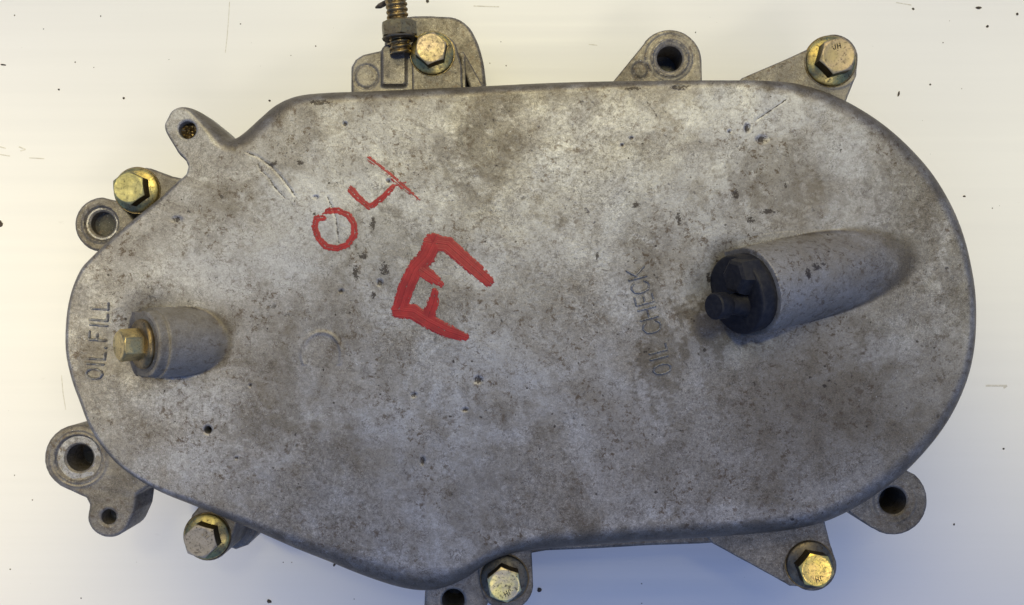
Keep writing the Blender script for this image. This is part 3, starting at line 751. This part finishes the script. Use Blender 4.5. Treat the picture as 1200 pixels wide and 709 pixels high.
# brass oil-fill plug
n = 48
fe = EF+AF*.1
V, F = lathe_rings([(circ(8.8, n), 0), (circ(9.3, n), .5), (circ(9.4, n), 1.1), (circ(9.1, n), 1.9), (circ(8.4, n), 2.4), (circ(6, n), 2.5)], n)
plug = adopt(link_mesh('fill_plug', place(V, AF, fe), F, M['z_thread'], case, angle=50)); plug['label'] = 'brassy oil fill plug with square-shouldered hex head on the left'
V, F = hex_solid(5.2, 7.4, 2.0)
link_mesh('plug_head', place(V, AF, fe, math.radians(28)), F, M['z_brass'], plug)
V, F = lathe_rings([(circ(10.6, n), -.8), (circ(10.6, n), .0), (circ(9.8, n), .35), (circ(8, n), .4)], n)
link_mesh('gasket', place(V, AF, fe), F, M['boss'], plug)
# black rubber oil-check plug
ce = EC+AC*.3
V, F = lathe_rings([(circ(14.6, n), -3), (circ(14.9, n), 0), (circ(15.2, n), 5.6), (circ(14.9, n), 6.3), (circ(14.2, n), 6.6), (circ(8, n), 6.7)], n)
rub = adopt(link_mesh('rubber_plug', place(V, AC, ce), F, M['rubber'], case, angle=45)); rub['label'] = 'black rubber oil check plug with a pull tab'
# tab: a lumpy grip and a round-ended toggle that reaches left
FR = frame(AC); X_, Y_ = FR.col[0], FR.col[1]
E0 = Vector(ce)
def tube(path, radii, n=20, cap=True, flat=None):
    V = []; F = []
    for j, (p, r) in enumerate(zip(path, radii)):
        p = Vector(p); t = (Vector(path[min(j+1, len(path)-1)])-Vector(path[max(j-1, 0)])).normalized()
        u = t.cross(Vector((.1, .3, 1))).normalized(); v = t.cross(u)
        for i in range(n):
            a_ = 2*math.pi*i/n; V.append(tuple(p+u*r*math.cos(a_)+v*r*math.sin(a_)))
    for j in range(len(path)-1):
        for i in range(n): F.append((j*n+i, (j+1)*n+i, (j+1)*n+(i+1) % n, j*n+(i+1) % n))
    for base in (0, (len(path)-1)*n):
        V.append(tuple(path[0 if base == 0 else -1])); c = len(V)-1
        for i in range(n): F.append((base+(i+1) % n, base+i, c) if base else (base+i, base+(i+1) % n, c))
    return V, F
AV = Vector(AC)
def at(px_, py_, z): return Vector((*PX(px_, py_, z), z))
g0 = at(880, 323, 77); g1 = g0+AV*8.5+Vector((0, 1.2, 0))
V, F = tube([g0, g0+(g1-g0)*.6, g0+(g1-g0)*.9, g1], [7.6, 7.2, 6.5, 5.2], 6)
link_mesh('plug_grip', V, F, M['rubber'], rub, angle=25)
t1 = at(836, 359, 82.5); t0 = at(876, 355, 74)
d_ = (t0-t1)
V, F = tube([t1, t1+d_*.03, t1+d_*.3, t1+d_*.42, t1+d_*.75, t0], [4.4, 4.9, 4.9, 3.5, 4.4, 6.2], 26)
link_mesh('plug_toggle', V, F, M['rubber'], rub, angle=40)

# threaded adjuster stud with its lock nut (lies parallel to the board)
p0 = Vector((*PX(469, 62, 53), 51)); p1 = Vector((*PX(461.5, -34, 53), 54.0)); ax = (p1-p0); LEN = ax.length; ax = ax.normalized()
def threaded(r, amp, pitch, L, n=40, per=8):
    m_ = int(L/pitch*per); V = []; F = []
    for j in range(m_+1):
        for i in range(n):
            t = j/per*1.0; ph = (t-i/n) % 1.0; tri = abs(ph*2-1); rr = r-amp*(1-min(1, tri*1.35))
            a_ = 2*math.pi*i/n; V.append((rr*math.cos(a_), rr*math.sin(a_), j*L/m_))
    for j in range(m_):
        for i in range(n): F.append((j*n+i, j*n+(i+1) % n, (j+1)*n+(i+1) % n, (j+1)*n+i))
    return V, F
V, F = threaded(4.35, .75, 2.05, LEN)
stud = adopt(link_mesh('adjuster_stud', place(V, ax, p0), F, M['z_thread'], case, angle=75)); stud['label'] = 'threaded adjuster stud with lock nut at the top edge'
pn = Vector((*PX(467.5, 33.5, 53), 52.0))
V, F = hex_solid(6.6, 5.6, -2.8, bottom=True)
nut = link_mesh('lock_nut', place(V, ax, pn, math.radians(12)), F, M['z_nut'], stud)
V, F = lathe_rings([(circ(4.4, n), -4.0), (circ(6.9, n), -3.9), (circ(7.2, n), -3.4), (circ(6.6, n), -2.7), (circ(5, n), -2.6)], n)
link_mesh('nut_washer', place(V, ax, pn), F, M['z_dark'], stud)

# ------------------------------------------------------------------ crumbs and scuffs on the board
def crumb(name, px_, py_, a_, b_, ang, z=0, seed=0, h=None, material=None):
    rg = random.Random(seed); n = 10; k = K(0); V = []; F = []; h = h or min(a_, b_)*k*.8
    for lv, (s0, zz) in enumerate(((1, 0), (.95, .45), (.55, .9))):
        for i in range(n):
            t = 2*math.pi*i/n; r = s0*(.75+.5*rg.random()); V.append((a_*k*r*math.cos(t), b_*k*r*math.sin(t), zz*h))
    V.append((0, 0, h))
    for lv in range(2):
        for i in range(n): F.append((lv*n+i, lv*n+(i+1) % n, (lv+1)*n+(i+1) % n, (lv+1)*n+i))
    F += [(2*n+i, 2*n+(i+1) % n, 3*n) for i in range(n)]
    c, s_ = math.cos(math.radians(ang)), math.sin(math.radians(ang))
    V = [(x*c-y*s_, x*s_+y*c, zz) for x, y, zz in V]
    x, y = PX(px_, py_, z)
    o = link_mesh(name, V, F, material or M['crumb'], None, loc=(x, y, z), angle=60); return o
CR = [(632, 691, 2.8, 2.8, 0, 'round black grit grain right of the mottled gold bolt'),
      (315.5, 704.5, 3.2, 2.2, -40, 'black crumb at the bottom edge below the slanted left side of the case'),
      (392, 661.5, 2.4, 1.6, 60, 'dark crumb hugging the lower slanted edge of the case'),
      (1053, 110, 1.3, 3.6, -15, 'brown splinter right of the upper right bolt'),
      (1147, 9, 4.2, 1.8, -5, 'dark flat crumb near the top right corner'),
      (1070, 10.5, 1.6, 1.5, 0, 'small dark crumb left of the flat one at the top right'),
      (1157, 31, 1.9, 1.6, 20, 'pale brown crumb below the flat one at the top right'),
      (1192, 16.5, 1.8, 1.8, 0, 'grey crumb closest to the top right corner'),
      (1090, 99, 1.3, 1.3, 0, 'tiny crumb right of the brown splinter'),
      (1130, 230, 2.0, 1.2, 0, 'faint crumb right of the rounded end of the case'),
      (1176, 526, 1.3, 1.3, 0, 'tiny brown crumb on the yellowish board at right'),
      (1118, 614.5, 1.3, 1.3, 0, 'tiny crumb right of the lower right lug'),
      (145, 115, 1.6, 1.5, 0, 'small dark crumb above and left of the corner lug'),
      (69, 105, 1.3, 1.3, 0, 'tiny crumb on the open board at upper left'),
      (4, 76, 4.0, 1.0, -8, 'thin dark sliver at the left edge'),
      (0, 262, 3.4, 4.2, 0, 'dark lump cut by the left edge of the picture'),
      (316, 118, 1.6, 1.3, 0, 'small crumb just above the rounded upper left corner of the cover'),
      (501, 1.5, 1.9, 2.4, 0, 'grey crumb right of the threaded stud at the top edge')]
for i, (a_, b_, r1, r2_, an, lab) in enumerate(CR):
    o = crumb('dirt_crumb', a_, b_, r1*.88, r2_*.88, an, seed=i); o['label'] = lab; o['category'] = 'crumb'; o['group'] = 'dirt crumbs scattered on the board'
# greasy flake clinging behind the stud
V = []; F = []
def flake():
    k = K(40); path = [(440, 9, 40, 1.0), (445, 7, 41, 3.0), (450, 4.5, 43, 3.2), (455, 0, 45, 2.0), (459, -6, 46, 1.6)]
    P = [at(a_, b_, z) for a_, b_, z, _ in path]; R = [r*k for *_, r in path]
    return tube(P, R, 9)
V, F = flake()
o = adopt(link_mesh('dirt_flake', V, F, M['crumb'], case, angle=60)); o['label'] = 'greasy dirt flake clinging to the stud'
# finest dust: too small and too many to pick apart
rg = random.Random(11); V = []; F = []
def dust(x, y, r, h):
    b = len(V)
    for i in range(6): V.append((x+r*math.cos(i*1.047)*(.7+.6*rg.random()), y+r*math.sin(i*1.047)*(.7+.6*rg.random()), .02))
    V.append((x, y, h)); F.extend([(b+i, b+(i+1) % 6, b+6) for i in range(6)])
for a_, b_ in ((51, 34), (88, 73), (110, 79), (282, 28), (370, 54), (341, 65), (587, 49), (574, 74), (593, 77), (815, 38), (1127, 104), (17, 557), (12, 667), (95, 701), (38, 586), (752, 684), (342, 659), (332, 659), (415, 702), (752, 707), (1105, 50), (1163, 244), (17, 18), (118, 19)):
    x, y = PX(a_, b_, 0); dust(x, y, .22+.18*rg.random(), .15)
for _ in range(60):
    x, y = rg.uniform(-245, 245), rg.uniform(-150, 150); dust(x, y, .07+.13*rg.random()**2, .1)
o = link_mesh('dust', V, F, M['crumb'], smooth=False); o['kind'] = 'stuff'; o['label'] = 'fine dark dust sprinkled over the white board'
V = []; F = []
def scuff(pts, w):
    P = [PX(a_, b_, 0) for a_, b_ in pts]
    for i in range(len(P)-1):
        (x0, y0), (x1, y1) = P[i], P[i+1]; L = math.hypot(x1-x0, y1-y0); nx, ny = -(y1-y0)/L*w/2, (x1-x0)/L*w/2; b = len(V)
        V.extend([(x0+nx, y0+ny, .03), (x0-nx, y0-ny, .03), (x1-nx, y1-ny, .03), (x1+nx, y1+ny, .03), ((x0+x1)/2, (y0+y1)/2, .10)])
        F.extend([(b, b+1, b+4), (b+1, b+2, b+4), (b+2, b+3, b+4), (b+3, b, b+4)])
for p, w in (([(269, 2), (268, 20), (266, 45), (264, 62)], .35), ([(0, 172), (7, 174)], .6), ([(22, 172), (30, 175), (24, 177)], .6), ([(0, 181), (12, 183)], .5), ([(34, 185), (52, 186)], .5), ([(555, 7), (585, 8)], .5),
             ([(1155, 452), (1180, 452), (1176, 455)], .9), ([(1050, 3), (1068, 6)], .5), ([(72, 440), (74, 462), (77, 480)], .35), ([(690, 52), (700, 53)], .4)):
    scuff(p, w)
o = link_mesh('scuff_marks', V, F, M['scuff'], smooth=False); o['kind'] = 'stuff'; o['label'] = 'faint grey scuffs scratched into the white board'
